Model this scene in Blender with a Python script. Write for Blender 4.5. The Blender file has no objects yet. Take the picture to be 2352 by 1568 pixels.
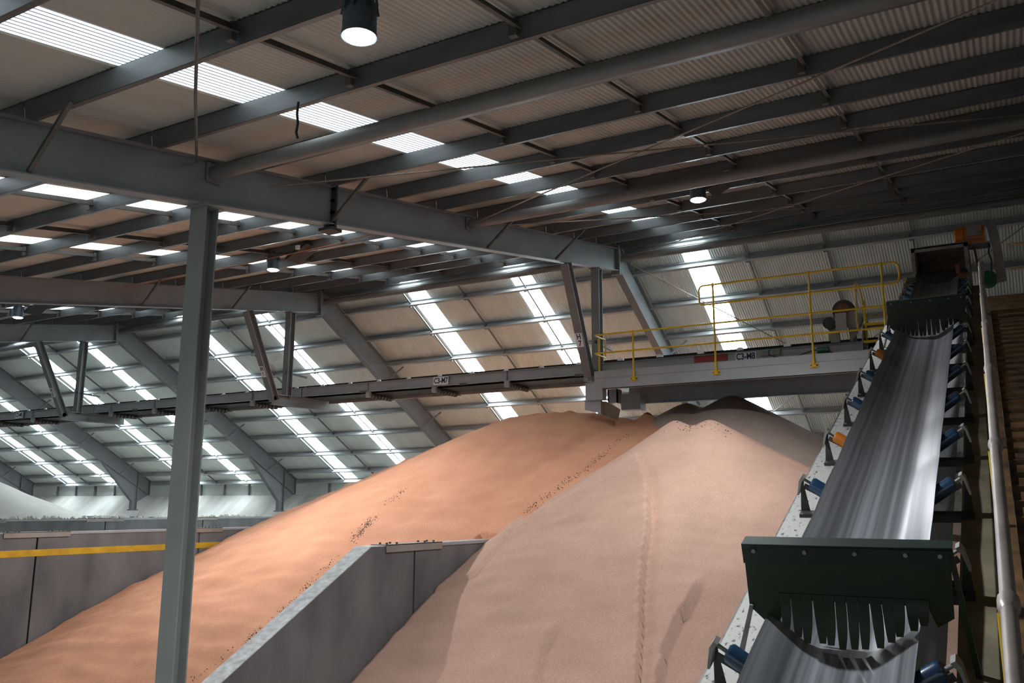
import bpy, math, random
import numpy as np
from mathutils import Vector, Matrix, noise

random.seed(7)
sc = bpy.context.scene
COL = sc.collection
ZC = 4.8                       # eye height above the shed floor; every z below is written relative to the eye

# ------------------------------------------------------------------ camera
yaw, pitch, roll = -0.52206919, 0.18677489, -0.00377353
F = Vector((math.cos(pitch) * math.sin(yaw), math.cos(pitch) * math.cos(yaw), math.sin(pitch)))
Rr = Vector((math.cos(yaw), -math.sin(yaw), 0.0))
Dn = (F * F.z - Vector((0, 0, 1))).normalized()
cr, sr = math.cos(roll), math.sin(roll)
R2 = Rr * cr + Dn * sr
D2 = Dn * cr - Rr * sr
cam_data = bpy.data.cameras.new('camera')
cam_data.sensor_width = 36.0
cam_data.lens = 36.0 * 1994.989 / 2352.0
cam_data.clip_start = 0.05
cam_data.clip_end = 500
cam = bpy.data.objects.new('camera', cam_data)
COL.objects.link(cam)
cam.matrix_world = Matrix(((R2.x, -D2.x, -F.x, 0), (R2.y, -D2.y, -F.y, 0), (R2.z, -D2.z, -F.z, ZC), (0, 0, 0, 1)))
sc.camera = cam

# ------------------------------------------------------------------ world and exposure
world = bpy.data.worlds.new('overcast_sky')
sc.world = world
world.use_nodes = True
bg = world.node_tree.nodes['Background']
bg.inputs['Color'].default_value = (0.86, 0.93, 1.0, 1)
bg.inputs['Strength'].default_value = 0.35  # fill light let in through the shed front left open behind the camera
sc.view_settings.view_transform = 'Standard'
sc.view_settings.look = 'None'
sc.view_settings.gamma = 1.0
sc.view_settings.use_curve_mapping = False
sc.view_settings.exposure = 1.1
SKY_NEAR, SKY_FAR = 1.25, 13.5   # radiance of the daylit translucent sheets: far ones raised to brighten the far side
LAMP = 90.0                    # radiance of a high bay lamp lens

# ------------------------------------------------------------------ materials
MATS = {}
def mat(name, col, rough=0.6, metal=0.0, var=0.12, scale=3.0, bump=0.0, bscale=40.0, col2=None, stretch=None, spec=0.4, detail=4.0, mid=0.5, width=0.25, rot=0.0, grain=0.0):
    if name in MATS: return MATS[name]
    m = bpy.data.materials.new(name); m.use_nodes = True
    nt = m.node_tree; N = nt.nodes; L = nt.links
    b = N['Principled BSDF']
    b.inputs['Roughness'].default_value = rough
    b.inputs['Metallic'].default_value = metal
    b.inputs['Specular IOR Level'].default_value = spec
    tc = N.new('ShaderNodeTexCoord'); mp = N.new('ShaderNodeMapping')
    L.new(tc.outputs['Object'], mp.inputs['Vector'])
    if stretch: mp.inputs['Scale'].default_value = stretch
    if rot:
        m0 = N.new('ShaderNodeMapping'); m0.inputs['Rotation'].default_value = (0, 0, rot); L.new(tc.outputs['Object'], m0.inputs['Vector']); L.new(m0.outputs['Vector'], mp.inputs['Vector'])
    no = N.new('ShaderNodeTexNoise'); no.inputs['Scale'].default_value = scale; no.inputs['Detail'].default_value = detail
    L.new(mp.outputs['Vector'], no.inputs['Vector'])
    rp = N.new('ShaderNodeValToRGB')
    c2 = col2 if col2 else tuple(c * (1 - 2 * var) for c in col)
    rp.color_ramp.elements[0].position = mid - width; rp.color_ramp.elements[1].position = mid + width
    rp.color_ramp.elements[0].color = (*c2, 1)
    rp.color_ramp.elements[1].color = (*(min(1, c * (1 + var)) for c in col), 1)
    L.new(no.outputs['Fac'], rp.inputs['Fac'])
    if grain:
        n3 = N.new('ShaderNodeTexNoise'); n3.inputs['Scale'].default_value = 55.0; n3.inputs['Detail'].default_value = 2; L.new(tc.outputs['Object'], n3.inputs['Vector'])
        mr = N.new('ShaderNodeMapRange'); mr.inputs['From Min'].default_value = 0.3; mr.inputs['From Max'].default_value = 0.7; mr.inputs['To Min'].default_value = 1 - grain; mr.inputs['To Max'].default_value = 1 + grain; L.new(n3.outputs['Fac'], mr.inputs['Value'])
        vm = N.new('ShaderNodeVectorMath'); vm.operation = 'SCALE'; L.new(rp.outputs['Color'], vm.inputs[0]); L.new(mr.outputs['Result'], vm.inputs['Scale']); L.new(vm.outputs['Vector'], b.inputs['Base Color'])
    else: L.new(rp.outputs['Color'], b.inputs['Base Color'])
    if bump > 0:
        n2 = N.new('ShaderNodeTexNoise'); n2.inputs['Scale'].default_value = bscale; n2.inputs['Detail'].default_value = 3
        L.new(mp.outputs['Vector'], n2.inputs['Vector'])
        bp = N.new('ShaderNodeBump'); bp.inputs['Strength'].default_value = bump; bp.inputs['Distance'].default_value = 0.02
        L.new(n2.outputs['Fac'], bp.inputs['Height']); L.new(bp.outputs['Normal'], b.inputs['Normal'])
    MATS[name] = m
    return m

def emit(name, col, strength):
    m = bpy.data.materials.new(name); m.use_nodes = True
    nt = m.node_tree; b = nt.nodes['Principled BSDF']
    b.inputs['Base Color'].default_value = (0.8, 0.8, 0.8, 1)
    b.inputs['Emission Color'].default_value = (*col, 1); b.inputs['Emission Strength'].default_value = strength
    MATS[name] = m
    return m

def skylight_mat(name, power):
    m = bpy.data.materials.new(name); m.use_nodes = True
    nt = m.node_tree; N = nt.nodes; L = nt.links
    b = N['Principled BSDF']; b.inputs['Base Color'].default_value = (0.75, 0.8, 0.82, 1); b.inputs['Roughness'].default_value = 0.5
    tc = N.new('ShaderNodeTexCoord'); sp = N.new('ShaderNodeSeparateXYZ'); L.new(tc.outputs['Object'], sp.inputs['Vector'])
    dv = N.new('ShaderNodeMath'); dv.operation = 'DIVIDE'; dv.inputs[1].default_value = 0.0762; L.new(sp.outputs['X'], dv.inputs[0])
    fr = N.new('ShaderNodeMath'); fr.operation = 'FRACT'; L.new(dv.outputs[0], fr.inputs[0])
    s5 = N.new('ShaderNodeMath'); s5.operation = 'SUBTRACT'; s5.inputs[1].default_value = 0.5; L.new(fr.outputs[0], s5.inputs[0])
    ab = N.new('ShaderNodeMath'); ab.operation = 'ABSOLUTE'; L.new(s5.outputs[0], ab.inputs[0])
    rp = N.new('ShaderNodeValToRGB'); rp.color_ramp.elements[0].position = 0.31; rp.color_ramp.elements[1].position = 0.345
    rp.color_ramp.elements[0].color = (0.80, 0.94, 1.0, 1); rp.color_ramp.elements[1].color = (0.012, 0.017, 0.032, 1)   # dark stripe along each corrugation of the sheet
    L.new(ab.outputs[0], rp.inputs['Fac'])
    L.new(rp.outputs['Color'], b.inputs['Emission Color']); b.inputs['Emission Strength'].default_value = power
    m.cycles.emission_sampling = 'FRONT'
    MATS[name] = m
    return m

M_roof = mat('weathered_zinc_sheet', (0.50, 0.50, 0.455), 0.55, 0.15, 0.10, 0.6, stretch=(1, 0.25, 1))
M_roof2 = mat('weathered_zinc_sheet_lit', (0.70, 0.73, 0.695), 0.55, 0.15, 0.08, 0.6, stretch=(1, 0.25, 1))  # far sheeting: stronger light over there put into a paler colour
M_sky = skylight_mat('skylight_fibreglass_near', SKY_NEAR)
M_sky2 = skylight_mat('skylight_fibreglass_far', SKY_FAR)
M_purlin = mat('galvanised_purlin_lit', (0.46, 0.475, 0.475), 0.6, 0.15, 0.14, 1.4, stretch=(0.6, 3, 3))  # far purlins: same steel, its brighter light put into the colour
M_purlind = mat('galvanised_purlin_shaded', (0.14, 0.147, 0.15), 0.42, 0.3, 0.16, 1.4, stretch=(0.6, 3, 3))  # near purlins: same steel darkened for the dim near roof
M_frame = mat('grey_painted_steel', (0.205, 0.21, 0.218), 0.55, 0.05, 0.07, 1.2)
M_pipe = mat('dull_grey_pipe', (0.20, 0.195, 0.185), 0.5, 0.2, 0.10, 1.5)
M_col = mat('column_grey_paint', (0.235, 0.25, 0.238), 0.5, 0.1, 0.06, 1.5)
M_dark = mat('dark_steel', (0.055, 0.055, 0.055), 0.6, 0.3, 0.2, 4)
M_black = mat('black_rubber', (0.016, 0.018, 0.018), 0.7, 0.0, 0.2, 6)
M_brack = mat('brown_grey_bracing', (0.12, 0.11, 0.10), 0.6, 0.2, 0.2, 4)
M_bridge = mat('dull_bridging', (0.20, 0.205, 0.205), 0.6, 0.1, 0.1, 3)
M_gal = mat('gallery_pale_grey', (0.36, 0.365, 0.372), 0.5, 0.1, 0.06, 1.5)
M_gald = mat('gallery_brown_grey', (0.33, 0.29, 0.26), 0.6, 0.1, 0.12, 2)
M_under = mat('dusty_dark_underside', (0.10, 0.09, 0.075), 0.7, 0.1, 0.3, 3)
M_yel = mat('safety_yellow_paint', (0.74, 0.47, 0.015), 0.4, 0.0, 0.08, 4)
M_yelw = mat('worn_cream_yellow', (0.62, 0.46, 0.20), 0.5, 0.0, 0.2, 8)
M_white = mat('white_sign', (0.86, 0.86, 0.88), 0.5, 0.0, 0.02, 2)
M_ink = mat('navy_lettering', (0.02, 0.02, 0.07), 0.6, 0.0, 0.02, 2)
M_red = mat('red_panel', (0.33, 0.045, 0.04), 0.5, 0.0, 0.08, 4)
M_conc = mat('grey_concrete', (0.30, 0.295, 0.285), 0.75, 0.0, 0.25, 0.9, bump=0.25, bscale=25, detail=8)
M_concp = mat('stained_precast', (0.155, 0.152, 0.148), 0.75, 0.0, 0.25, 1.3, col2=(0.085, 0.084, 0.086), bump=0.2, bscale=20, detail=9, stretch=(1, 1, 0.5))
M_conct = mat('pale_concrete_edge', (0.62, 0.63, 0.62), 0.8, 0.0, 0.2, 9, bump=0.4, bscale=60, detail=8)
M_kerb = mat('lime_streaked_concrete', (0.70, 0.69, 0.66), 0.8, 0.0, 0.08, 0.7, col2=(0.50, 0.465, 0.40), stretch=(2, 0.5, 0.5), detail=9, width=0.22)
M_floor = mat('shed_floor', (0.55, 0.53, 0.50), 0.8, 0.0, 0.2, 0.4)
M_stripe = mat('yellow_wall_stripe', (0.62, 0.36, 0.02), 0.6, 0.0, 0.15, 3)
M_orange = mat('orange_granules', (0.60, 0.30, 0.18), 0.9, 0.0, 0.06, 1.1, col2=(0.53, 0.25, 0.145), bump=0.35, bscale=70, detail=10, spec=0.15, grain=0.16)
M_pink = mat('pink_granules', (0.50, 0.315, 0.24), 0.9, 0.0, 0.05, 1.0, col2=(0.43, 0.275, 0.205), bump=0.35, bscale=70, detail=10, spec=0.15, grain=0.16)
M_grey = mat('shaded_granules', (0.37, 0.285, 0.235), 0.9, 0.0, 0.06, 2.0, bump=0.4, bscale=40, detail=8, spec=0.15)  # cones of the pink product, gallery shade mixed into their colour
M_wheap = mat('white_granules', (0.42, 0.40, 0.36), 0.9, 0.0, 0.05, 1.5, bump=0.4, bscale=40, spec=0.15)
M_lump = mat('dark_lumps', (0.10, 0.085, 0.08), 0.9, 0.0, 0.3, 8)
M_belt = mat('worn_belt_rubber', (0.27, 0.28, 0.30), 0.36, 0.0, 0.0, 5.0, col2=(0.045, 0.05, 0.052), stretch=(4.0, 0.012, 0.012), detail=6, width=0.2, mid=0.5, rot=-0.011)
M_retb = mat('pale_return_belt', (0.58, 0.59, 0.60), 0.5, 0.0, 0.08, 4, stretch=(2, 0.1, 1))
M_strR = mat('dusty_olive_channel', (0.21, 0.185, 0.12), 0.75, 0.05, 0.3, 3.0, col2=(0.06, 0.062, 0.035), detail=7, width=0.3)
M_strL = mat('speckled_white_channel', (0.38, 0.38, 0.35), 0.7, 0.0, 0.05, 22.0, col2=(0.05, 0.045, 0.04), stretch=(1.4, 0.6, 1), detail=4, mid=0.36, width=0.05)
M_hood = mat('dark_green_curtain', (0.010, 0.020, 0.013), 0.5, 0.0, 0.15, 3, col2=(0.032, 0.042, 0.012), detail=2, width=0.3)
M_rollb = mat('navy_roller', (0.012, 0.05, 0.11), 0.25, 0.1, 0.1, 4, spec=0.8)
M_rollo = mat('orange_roller', (0.50, 0.15, 0.01), 0.45, 0.0, 0.15, 6)
M_brk = mat('dusty_bracket', (0.30, 0.30, 0.28), 0.6, 0.2, 0.2, 10)
M_motor = mat('orange_motor', (0.72, 0.19, 0.015), 0.45, 0.0, 0.1, 5)
M_motg = mat('dusty_motor_grey', (0.30, 0.27, 0.25), 0.7, 0.0, 0.2, 6)
M_green = mat('green_gearbox', (0.02, 0.11, 0.06), 0.4, 0.0, 0.2, 6)
M_chute = mat('chute_brown_lining', (0.16, 0.115, 0.075), 0.7, 0.1, 0.25, 3)
M_rust = mat('rust_brown_grating', (0.14, 0.07, 0.02), 0.7, 0.1, 0.35, 6, col2=(0.03, 0.018, 0.008), width=0.2)
M_rail = mat('bare_grey_rail', (0.46, 0.41, 0.37), 0.4, 0.3, 0.15, 9, stretch=(1, 0.4, 1))
M_lampb = mat('lamp_body_blue_grey', (0.12, 0.16, 0.19), 0.45, 0.4, 0.1, 6)
M_lampl = emit('lamp_lens_light', (0.90, 0.94, 1.0), LAMP)
M_rod = mat('brown_steel_rod', (0.27, 0.22, 0.18), 0.55, 0.3, 0.2, 6)
M_conduit = mat('orange_conduit', (0.50, 0.18, 0.06), 0.6, 0.0, 0.1, 4)

# ------------------------------------------------------------------ mesh helpers
class MB:
    def __init__(s): s.v = []; s.f = []
    def add(s, vs, fs):
        o = len(s.v); s.v += [tuple(map(float, p)) for p in vs]; s.f += [tuple(i + o for i in f) for f in fs]; return s
    def box(s, x0, x1, y0, y1, z0, z1):
        return s.add([(x0, y0, z0), (x1, y0, z0), (x1, y1, z0), (x0, y1, z0), (x0, y0, z1), (x1, y0, z1), (x1, y1, z1), (x0, y1, z1)],
                     [(3, 2, 1, 0), (4, 5, 6, 7), (0, 1, 5, 4), (1, 2, 6, 5), (2, 3, 7, 6), (3, 0, 4, 7)])
    def bar(s, p0, p1, w, h, up=(0, 0, 1), du=0.0, ds=0.0):
        """square bar from p0 to p1: w across, h along 'up', shifted du along up and ds sideways"""
        p0 = Vector(p0); p1 = Vector(p1); d = (p1 - p0).normalized(); u = Vector(up); u = (u - d * u.dot(d)).normalized(); r = d.cross(u)
        c = []
        for p in (p0, p1):
            for a, b in ((-1, -1), (1, -1), (1, 1), (-1, 1)):
                c.append(p + r * (ds + a * w / 2) + u * (du + b * h / 2))
        return s.add(c, [(3, 2, 1, 0), (4, 5, 6, 7), (0, 1, 5, 4), (1, 2, 6, 5), (2, 3, 7, 6), (3, 0, 4, 7)])
    def ibeam(s, p0, p1, depth, width, tf=0.02, tw=0.015, up=(0, 0, 1)):
        s.bar(p0, p1, tw, depth - 2 * tf, up)
        s.bar(p0, p1, width, tf, up, du=depth / 2 - tf / 2); s.bar(p0, p1, width, tf, up, du=-depth / 2 + tf / 2); return s
    def plate(s, poly, x0, x1):
        """polygon in (y, z) extruded along x"""
        n = len(poly)
        vs = [(x0, y, z) for y, z in poly] + [(x1, y, z) for y, z in poly]
        return s.add(vs, [tuple(range(n - 1, -1, -1)), tuple(range(n, 2 * n))] + [(i, (i + 1) % n, n + (i + 1) % n, n + i) for i in range(n)])
    def platey(s, poly, y0, y1):
        """polygon in (x, z) extruded along y"""
        n = len(poly)
        vs = [(x, y0, z) for x, z in poly] + [(x, y1, z) for x, z in poly]
        return s.add(vs, [tuple(range(n)), tuple(range(2 * n - 1, n - 1, -1))] + [((i + 1) % n, i, n + i, n + (i + 1) % n) for i in range(n)])
    def tube(s, pts, r, n=10, cap=True):
        pts = [Vector(p) for p in pts]; rs = r if isinstance(r, (list, tuple)) else [r] * len(pts); o = len(s.v); ref = None
        for i, p in enumerate(pts):
            d = (pts[min(i + 1, len(pts) - 1)] - pts[max(i - 1, 0)]).normalized()
            if ref is None: ref = Vector((0, 0, 1)) if abs(d.z) < 0.9 else Vector((1, 0, 0))
            a = (ref - d * ref.dot(d)).normalized(); b = d.cross(a); ref = a
            for k in range(n):
                t = 2 * math.pi * k / n; s.v.append(tuple(p + (a * math.cos(t) + b * math.sin(t)) * rs[i]))
        for i in range(len(pts) - 1):
            for k in range(n):
                k2 = (k + 1) % n; s.f.append((o + i * n + k, o + i * n + k2, o + (i + 1) * n + k2, o + (i + 1) * n + k))
        if cap:
            s.f.append(tuple(o + k for k in range(n - 1, -1, -1))); s.f.append(tuple(o + (len(pts) - 1) * n + k for k in range(n)))
        return s
    def build(s, name, m, parent=None, smooth=False, mesh_only=False, label=None):
        off = Vector((0, 0, ZC)) - (Vector(parent['_base']) if parent is not None else Vector((0, 0, 0)))
        me = bpy.data.meshes.new(name)
        me.from_pydata([(x + off.x, y + off.y, z + off.z) for x, y, z in s.v], [], s.f); me.update()
        me.materials.append(m)
        if smooth: smooth_mesh(me)
        o = bpy.data.objects.new(name, me); COL.objects.link(o)
        o['_base'] = (0.0, 0.0, 0.0) if parent is None else tuple(parent['_base'])
        if parent is not None: o.parent = parent
        if label: o['label'] = label
        return o

def smooth_mesh(me, ang=40):
    me.polygons.foreach_set('use_smooth', [True] * len(me.polygons))
    try: me.set_sharp_from_angle(angle=math.radians(ang))
    except Exception: pass

def thing(name, loc, label=None, cat=None, group=None, kind=None):
    """an Empty standing at the base of a thing (loc relative to the eye)"""
    o = bpy.data.objects.new(name, None); COL.objects.link(o); o.empty_display_size = 0.2
    w = (loc[0], loc[1], loc[2] + ZC); o.location = w; o['_base'] = w
    return tag(o, label, cat, group, kind)
def tag(o, label=None, cat=None, group=None, kind=None):
    if label: o['label'] = label
    if cat: o['category'] = cat
    if group: o['group'] = group
    if kind: o['kind'] = kind
    return o

def put(me, name, parent, loc, rot=(0, 0, 0), scale=(1, 1, 1)):
    """link shared mesh data as one piece of parent (loc relative to the eye)"""
    o = bpy.data.objects.new(name, me); COL.objects.link(o); o.parent = parent
    b = Vector(parent['_base']); o.location = Vector((loc[0], loc[1], loc[2] + ZC)) - b; o.rotation_euler = rot; o.scale = scale
    return o
def local_mesh(mb, name, m, smooth=False):
    me = bpy.data.meshes.new(name); me.from_pydata(mb.v, [], mb.f); me.update(); me.materials.append(m)
    if smooth: smooth_mesh(me)
    return me

def lettering(txt, size, parent, org, xa, ya, m, name='lettering', sx=1.0):
    """flat printed letters: org = centre (relative to the eye), xa / ya = reading and up directions"""
    cu = bpy.data.curves.new('tmp', 'FONT'); cu.body = txt; cu.size = size; cu.align_x = 'CENTER'; cu.align_y = 'CENTER'; cu.extrude = 0.002; cu.offset = 0.006
    ob = bpy.data.objects.new('tmp', cu); COL.objects.link(ob)
    me = bpy.data.meshes.new_from_object(ob.evaluated_get(bpy.context.evaluated_depsgraph_get()))
    bpy.data.objects.remove(ob); bpy.data.curves.remove(cu)
    X = Vector(xa).normalized() * sx; Y = Vector(ya).normalized(); Zv = Vector(xa).normalized().cross(Y)
    b = Vector(parent['_base']); o3 = Vector((org[0], org[1], org[2] + ZC)) - b
    me.transform(Matrix(((X.x, Y.x, Zv.x, o3.x), (X.y, Y.y, Zv.y, o3.y), (X.z, Y.z, Zv.z, o3.z), (0, 0, 0, 1))))
    me.materials.clear(); me.materials.append(m)
    o = bpy.data.objects.new(name, me); COL.objects.link(o); o.parent = parent; o['_base'] = tuple(b)
    return o

# ------------------------------------------------------------------ roof geometry
YR, ZR = 24.39, 8.137                     # ridge line of the sheeting
AN, AF = math.radians(9.93), math.radians(30.0)
def zn(y): return ZR + math.tan(AN) * (y - YR)
def zf(y): return ZR - math.tan(AF) * (y - YR)
NN = Vector((0, -math.sin(AN), math.cos(AN))); NF = Vector((0, math.sin(AF), math.cos(AF)))
def rb(y): return 7.1 + 0.1746 * (y - 24.0)          # underside of the rafters
FR = [13.85, 1.85, -10.13, -22.18, -34.1, -46.05, -58.0, -69.95]
YN0, YF1 = -12.5, 36.35
XW0, XW1 = -70.2, 14.0
STRIPS = [(-8.38, -7.6), (-14.5, -13.72), (-18.9, -18.12), (-26.75, -25.97), (-30.9, -30.12), (-38.65, -37.87), (-42.85, -42.07), (-50.6, -49.82), (-54.8, -54.02), (-62.5, -61.72), (-66.7, -65.92)]

def sheet_mesh(name, L, m, seg=8, down=False):
    mb = MB(); per = 10; n = per * seg
    for i in range(n + 1):
        x = 0.762 * i / n; z = 0.0095 * math.cos(2 * math.pi * i / seg)
        mb.v.append((x, 0, z)); mb.v.append((x, L, z))
    for i in range(n): mb.f.append((2 * i, 2 * i + 1, 2 * i + 3, 2 * i + 2) if down else (2 * i, 2 * i + 2, 2 * i + 3, 2 * i + 1))
    me = bpy.data.meshes.new(name); me.from_pydata(mb.v, [], mb.f); me.update(); me.materials.append(m)
    me.polygons.foreach_set('use_smooth', [True] * len(me.polygons))
    return me
ceil_near = thing('ceiling', (-10, 6, zn(6)), 'low pitched corrugated roof slope over the camera side, on steel purlins', None, None, 'structure')
ceil_far = thing('ceiling', (-10, 30, zf(30)), 'steep corrugated roof slope descending to the far wall', None, None, 'structure')
Ln = (YR - YN0) / math.cos(AN); Lf = (YF1 - YR) / math.cos(AF)
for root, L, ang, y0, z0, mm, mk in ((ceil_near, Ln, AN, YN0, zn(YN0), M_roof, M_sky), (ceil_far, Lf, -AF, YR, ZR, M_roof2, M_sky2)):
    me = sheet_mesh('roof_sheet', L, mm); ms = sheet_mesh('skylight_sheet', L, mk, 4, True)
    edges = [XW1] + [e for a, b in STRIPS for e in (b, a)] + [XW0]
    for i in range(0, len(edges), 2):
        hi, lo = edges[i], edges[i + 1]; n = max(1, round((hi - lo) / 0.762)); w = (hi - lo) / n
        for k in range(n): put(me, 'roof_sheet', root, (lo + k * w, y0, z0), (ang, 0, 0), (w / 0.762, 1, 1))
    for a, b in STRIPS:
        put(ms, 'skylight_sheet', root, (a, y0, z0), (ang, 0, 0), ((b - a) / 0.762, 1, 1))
MB().plate([(YR - 0.35, zn(YR - 0.35) + 0.02), (YR, ZR + 0.03), (YR + 0.35, zf(YR + 0.35) + 0.02), (YR + 0.35, zf(YR + 0.35) + 0.035), (YR, ZR + 0.05), (YR - 0.35, zn(YR - 0.35) + 0.035)], XW0, XW1).build('ridge_capping', M_roof, ceil_near)

# purlins (C sections), one piece per bay
def purlin_mesh(L, flip, m):
    mb = MB(); s = -1 if flip else 1; d = 0.25
    def b(y0, y1, z0, z1): mb.box(0, L, min(s * y0, s * y1), max(s * y0, s * y1), z0, z1)
    b(0, 0.006, -d, 0); b(0, 0.085, -0.006, 0); b(0, 0.085, -d, -d + 0.006); b(0.079, 0.085, -d, -d + 0.022); b(0.079, 0.085, -0.022, 0)
    return local_mesh(mb, 'purlin', m)
PN = [y for y in (-11.9, -10.2, -8.5, -6.8, -5.05, -3.3, -1.55, 0.22, 2.02, 3.81, 5.6, 7.4, 9.25, 10.95, 12.68, 14.35, 15.98, 17.5, 19.35, 21.03, 22.55, 24.0)]
PF = [24.72, 25.53, 26.95, 28.33, 29.72, 31.1, 32.45, 33.85, 35.22, 36.1]
for i in range(len(FR) - 1):
    hi, lo = FR[i], FR[i + 1]
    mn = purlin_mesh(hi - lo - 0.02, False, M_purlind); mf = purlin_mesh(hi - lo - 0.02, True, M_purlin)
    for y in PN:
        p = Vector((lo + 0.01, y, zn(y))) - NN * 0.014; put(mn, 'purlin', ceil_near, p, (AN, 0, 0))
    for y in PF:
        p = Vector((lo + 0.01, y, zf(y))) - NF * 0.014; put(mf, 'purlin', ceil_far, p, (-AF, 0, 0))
# bridging between purlins
BR = {1: (-6.42, -4.17, -1.9), 2: (-18.98, -16.55, -14.08), 3: (-30.95, -28.58, -26.15), 4: (-42.95, -40.6, -38.15), 5: (-54.9, -52.5, -50.1)}
for bay, xs in BR.items():
    for x in xs:
        for seq, zz, nn, root in ((PN[8:], zn, NN, ceil_near), (PF, zf, NF, ceil_far)):
            for ya, yb in zip(seq[:-1], seq[1:]):
                if yb - ya < 0.6: continue
                a = Vector((x, ya + 0.04, zz(ya + 0.04))); b = Vector((x, yb - 0.04, zz(yb - 0.04)))
                mb = MB(); mb.bar(a, b, 0.055, 0.006, nn, du=-0.16); mb.bar(a, b, 0.006, 0.09, nn, du=-0.115, ds=-0.025)
                mb.bar(b + Vector((-0.05, -0.05, 0)), b + Vector((-0.05, 0.02, 0)), 0.09, 0.2, nn, du=-0.16)
                mb.build('bridging', M_brack if root is ceil_near else M_bridge, root)

# ------------------------------------------------------------------ portal frames
def hsection(mb, p0, p1, w, d, front, tf=0.02, tw=0.016):
    """column-like section: flanges across, front = direction the flange faces"""
    mb.bar(p0, p1, w, tf, front, du=d / 2 - tf / 2); mb.bar(p0, p1, w, tf, front, du=-d / 2 + tf / 2); mb.bar(p0, p1, tw, d - 2 * tf, front)
FLY = [-4.0, 0.4, 5.72, 11.1, 16.35, 19.8]
def portal(xf, label, sign=None, full=True):
    t = thing('portal_frame', (xf, 34.6, -0.5), label, 'portal frame', 'portal frames along the shed')
    y0, y1 = YN0, 23.98
    mb = MB(); mb.plate([(y0, rb(y0)), (y1, rb(y1)), (y1 - 0.06, rb(y1) + 0.70), (y0, rb(y0) + 0.71)], xf - 0.008, xf + 0.008)
    up = Vector((0, -math.sin(AN), math.cos(AN)))
    mb.bar((xf, y0, rb(y0)), (xf, y1, rb(y1)), 0.22, 0.022, up, du=0.011); mb.bar((xf, y0, rb(y0) + 0.71), (xf, y1 - 0.06, rb(y1 - 0.06) + 0.71), 0.22, 0.022, up, du=-0.011)
    mb.build('rafter', M_frame, t)
    MB().plate([(23.97, 6.98), (24.03, 6.98), (23.97, 7.9), (23.91, 7.9)], xf - 0.14, xf + 0.14).build('end_plate', M_frame, t)
    MB().plate([(24.04, 6.98), (24.10, 6.98), (24.04, 7.9), (23.98, 7.9)], xf - 0.14, xf + 0.14).build('end_plate', M_frame, t)
    # leg following the far roof slope, haunched at the foot
    poly = [(24.1, 7.12), (32.4, 2.36), (34.42, 0.18), (34.42, -0.3), (34.75, -0.3), (34.75, 0.1), (35.6, 0.56), (35.68, 1.37), (24.9, 7.58), (24.1, 7.9)]
    mb = MB(); mb.plate(poly, xf - 0.008, xf + 0.008)
    def fl(p, q, w=0.24, th=0.022): mb.plate([p, q, (q[0] + 0.011, q[1] + th), (p[0] + 0.011, p[1] + th)], xf - w / 2, xf + w / 2)
    fl((24.1, 7.1), (32.4, 2.35)); fl((24.9, 7.56), (35.68, 1.36)); fl((32.4, 2.35), (35.55, 0.56), 0.20); fl((32.3, 2.36), (34.42, 0.17))
    fl((24.1, 7.89), (24.92, 7.57))
    mb.box(xf - 0.12, xf + 0.12, 34.41, 34.43, -0.3, 0.2); mb.box(xf - 0.12, xf + 0.12, 34.74, 34.76, -0.3, 1.9); mb.box(xf - 0.12, xf + 0.12, 35.6, 35.62, 0.56, 1.38)
    mb.build('leg', M_frame, t)
    MB().box(xf - 0.2, xf + 0.2, 34.36, 34.82, -0.36, -0.3).build('base_plate', M_frame, t)
    # fly braces
    for y in FLY:
        a = Vector((xf + 0.06, y, rb(y) + 0.05)); b = Vector((xf + 0.98, y - 0.12, zn(y - 0.12) - 0.24))
        MB().bar(a, b, 0.05, 0.05, (0, 1, 0)).build('fly_brace', M_brack, t)
    for y, yy in ((28.0, 28.33), (30.75, 31.1), (33.5, 33.85)):
        zi = 7.12 - 0.5735 * (y - 24.1); a = Vector((xf + 0.06, y, zi + 0.06)); b = Vector((xf + 0.75, yy, zf(yy) - 0.28))
        MB().bar(a, b, 0.05, 0.05, (0, 1, 0)).build('fly_brace', M_frame, t)
    if full:
        mb = MB(); hsection(mb, (xf, 22.55, rb(22.55)), (xf, 22.55, 3.74), 0.25, 0.25, (0, -1, 0)); mb.box(xf - 0.17, xf + 0.17, 22.38, 22.72, rb(22.55) - 0.05, rb(22.55) - 0.02)
        mb.build('vertical_hanger', M_frame, t)
        a = Vector((xf, 20.53, rb(20.53))); b = Vector((xf, 21.98, 3.56)); fr = Vector((0, -3.0, -1.4)).normalized()
        mb = MB(); hsection(mb, a, b, 0.24, 0.26, fr); mb.build('inclined_hanger', M_frame, t)
        mb = MB(); mb.plate([(21.83, 3.68), (21.86, 3.42), (24.82, 3.47), (24.80, 3.87), (22.2, 3.78)], xf - 0.008, xf + 0.008)
        mb.plate([(21.86, 3.42), (24.82, 3.45), (24.82, 3.475), (21.86, 3.445)], xf - 0.11, xf + 0.11); mb.plate([(22.1, 3.76), (24.80, 3.85), (24.80, 3.875), (22.1, 3.785)], xf - 0.11, xf + 0.11)
        mb.build('cradle_arm', M_frame, t)
        MB().bar((xf + 0.02, 22.3, 4.62), (xf + 0.02, 23.5, 4.56), 0.05, 0.07).build('cable_arm', M_brack, t)
        if sign:
            c = a + (b - a) * 0.66 + fr * 0.135 + Vector((-0.01, 0, 0)); dn = (b - a).normalized(); u = -dn
            q = MB(); q.bar(c - u * 0.2, c + u * 0.2, 0.2, 0.006, fr); sg = q.build('sign_plate', M_white, t, label='white plate with navy letters')
            for ch, k in ((sign[0], 0.095), (sign[1], -0.095)):
                lettering(ch, 0.21, sg, c + u * k + fr * 0.008, (1, 0, 0), u, M_ink, sx=0.85)
    return t
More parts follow.
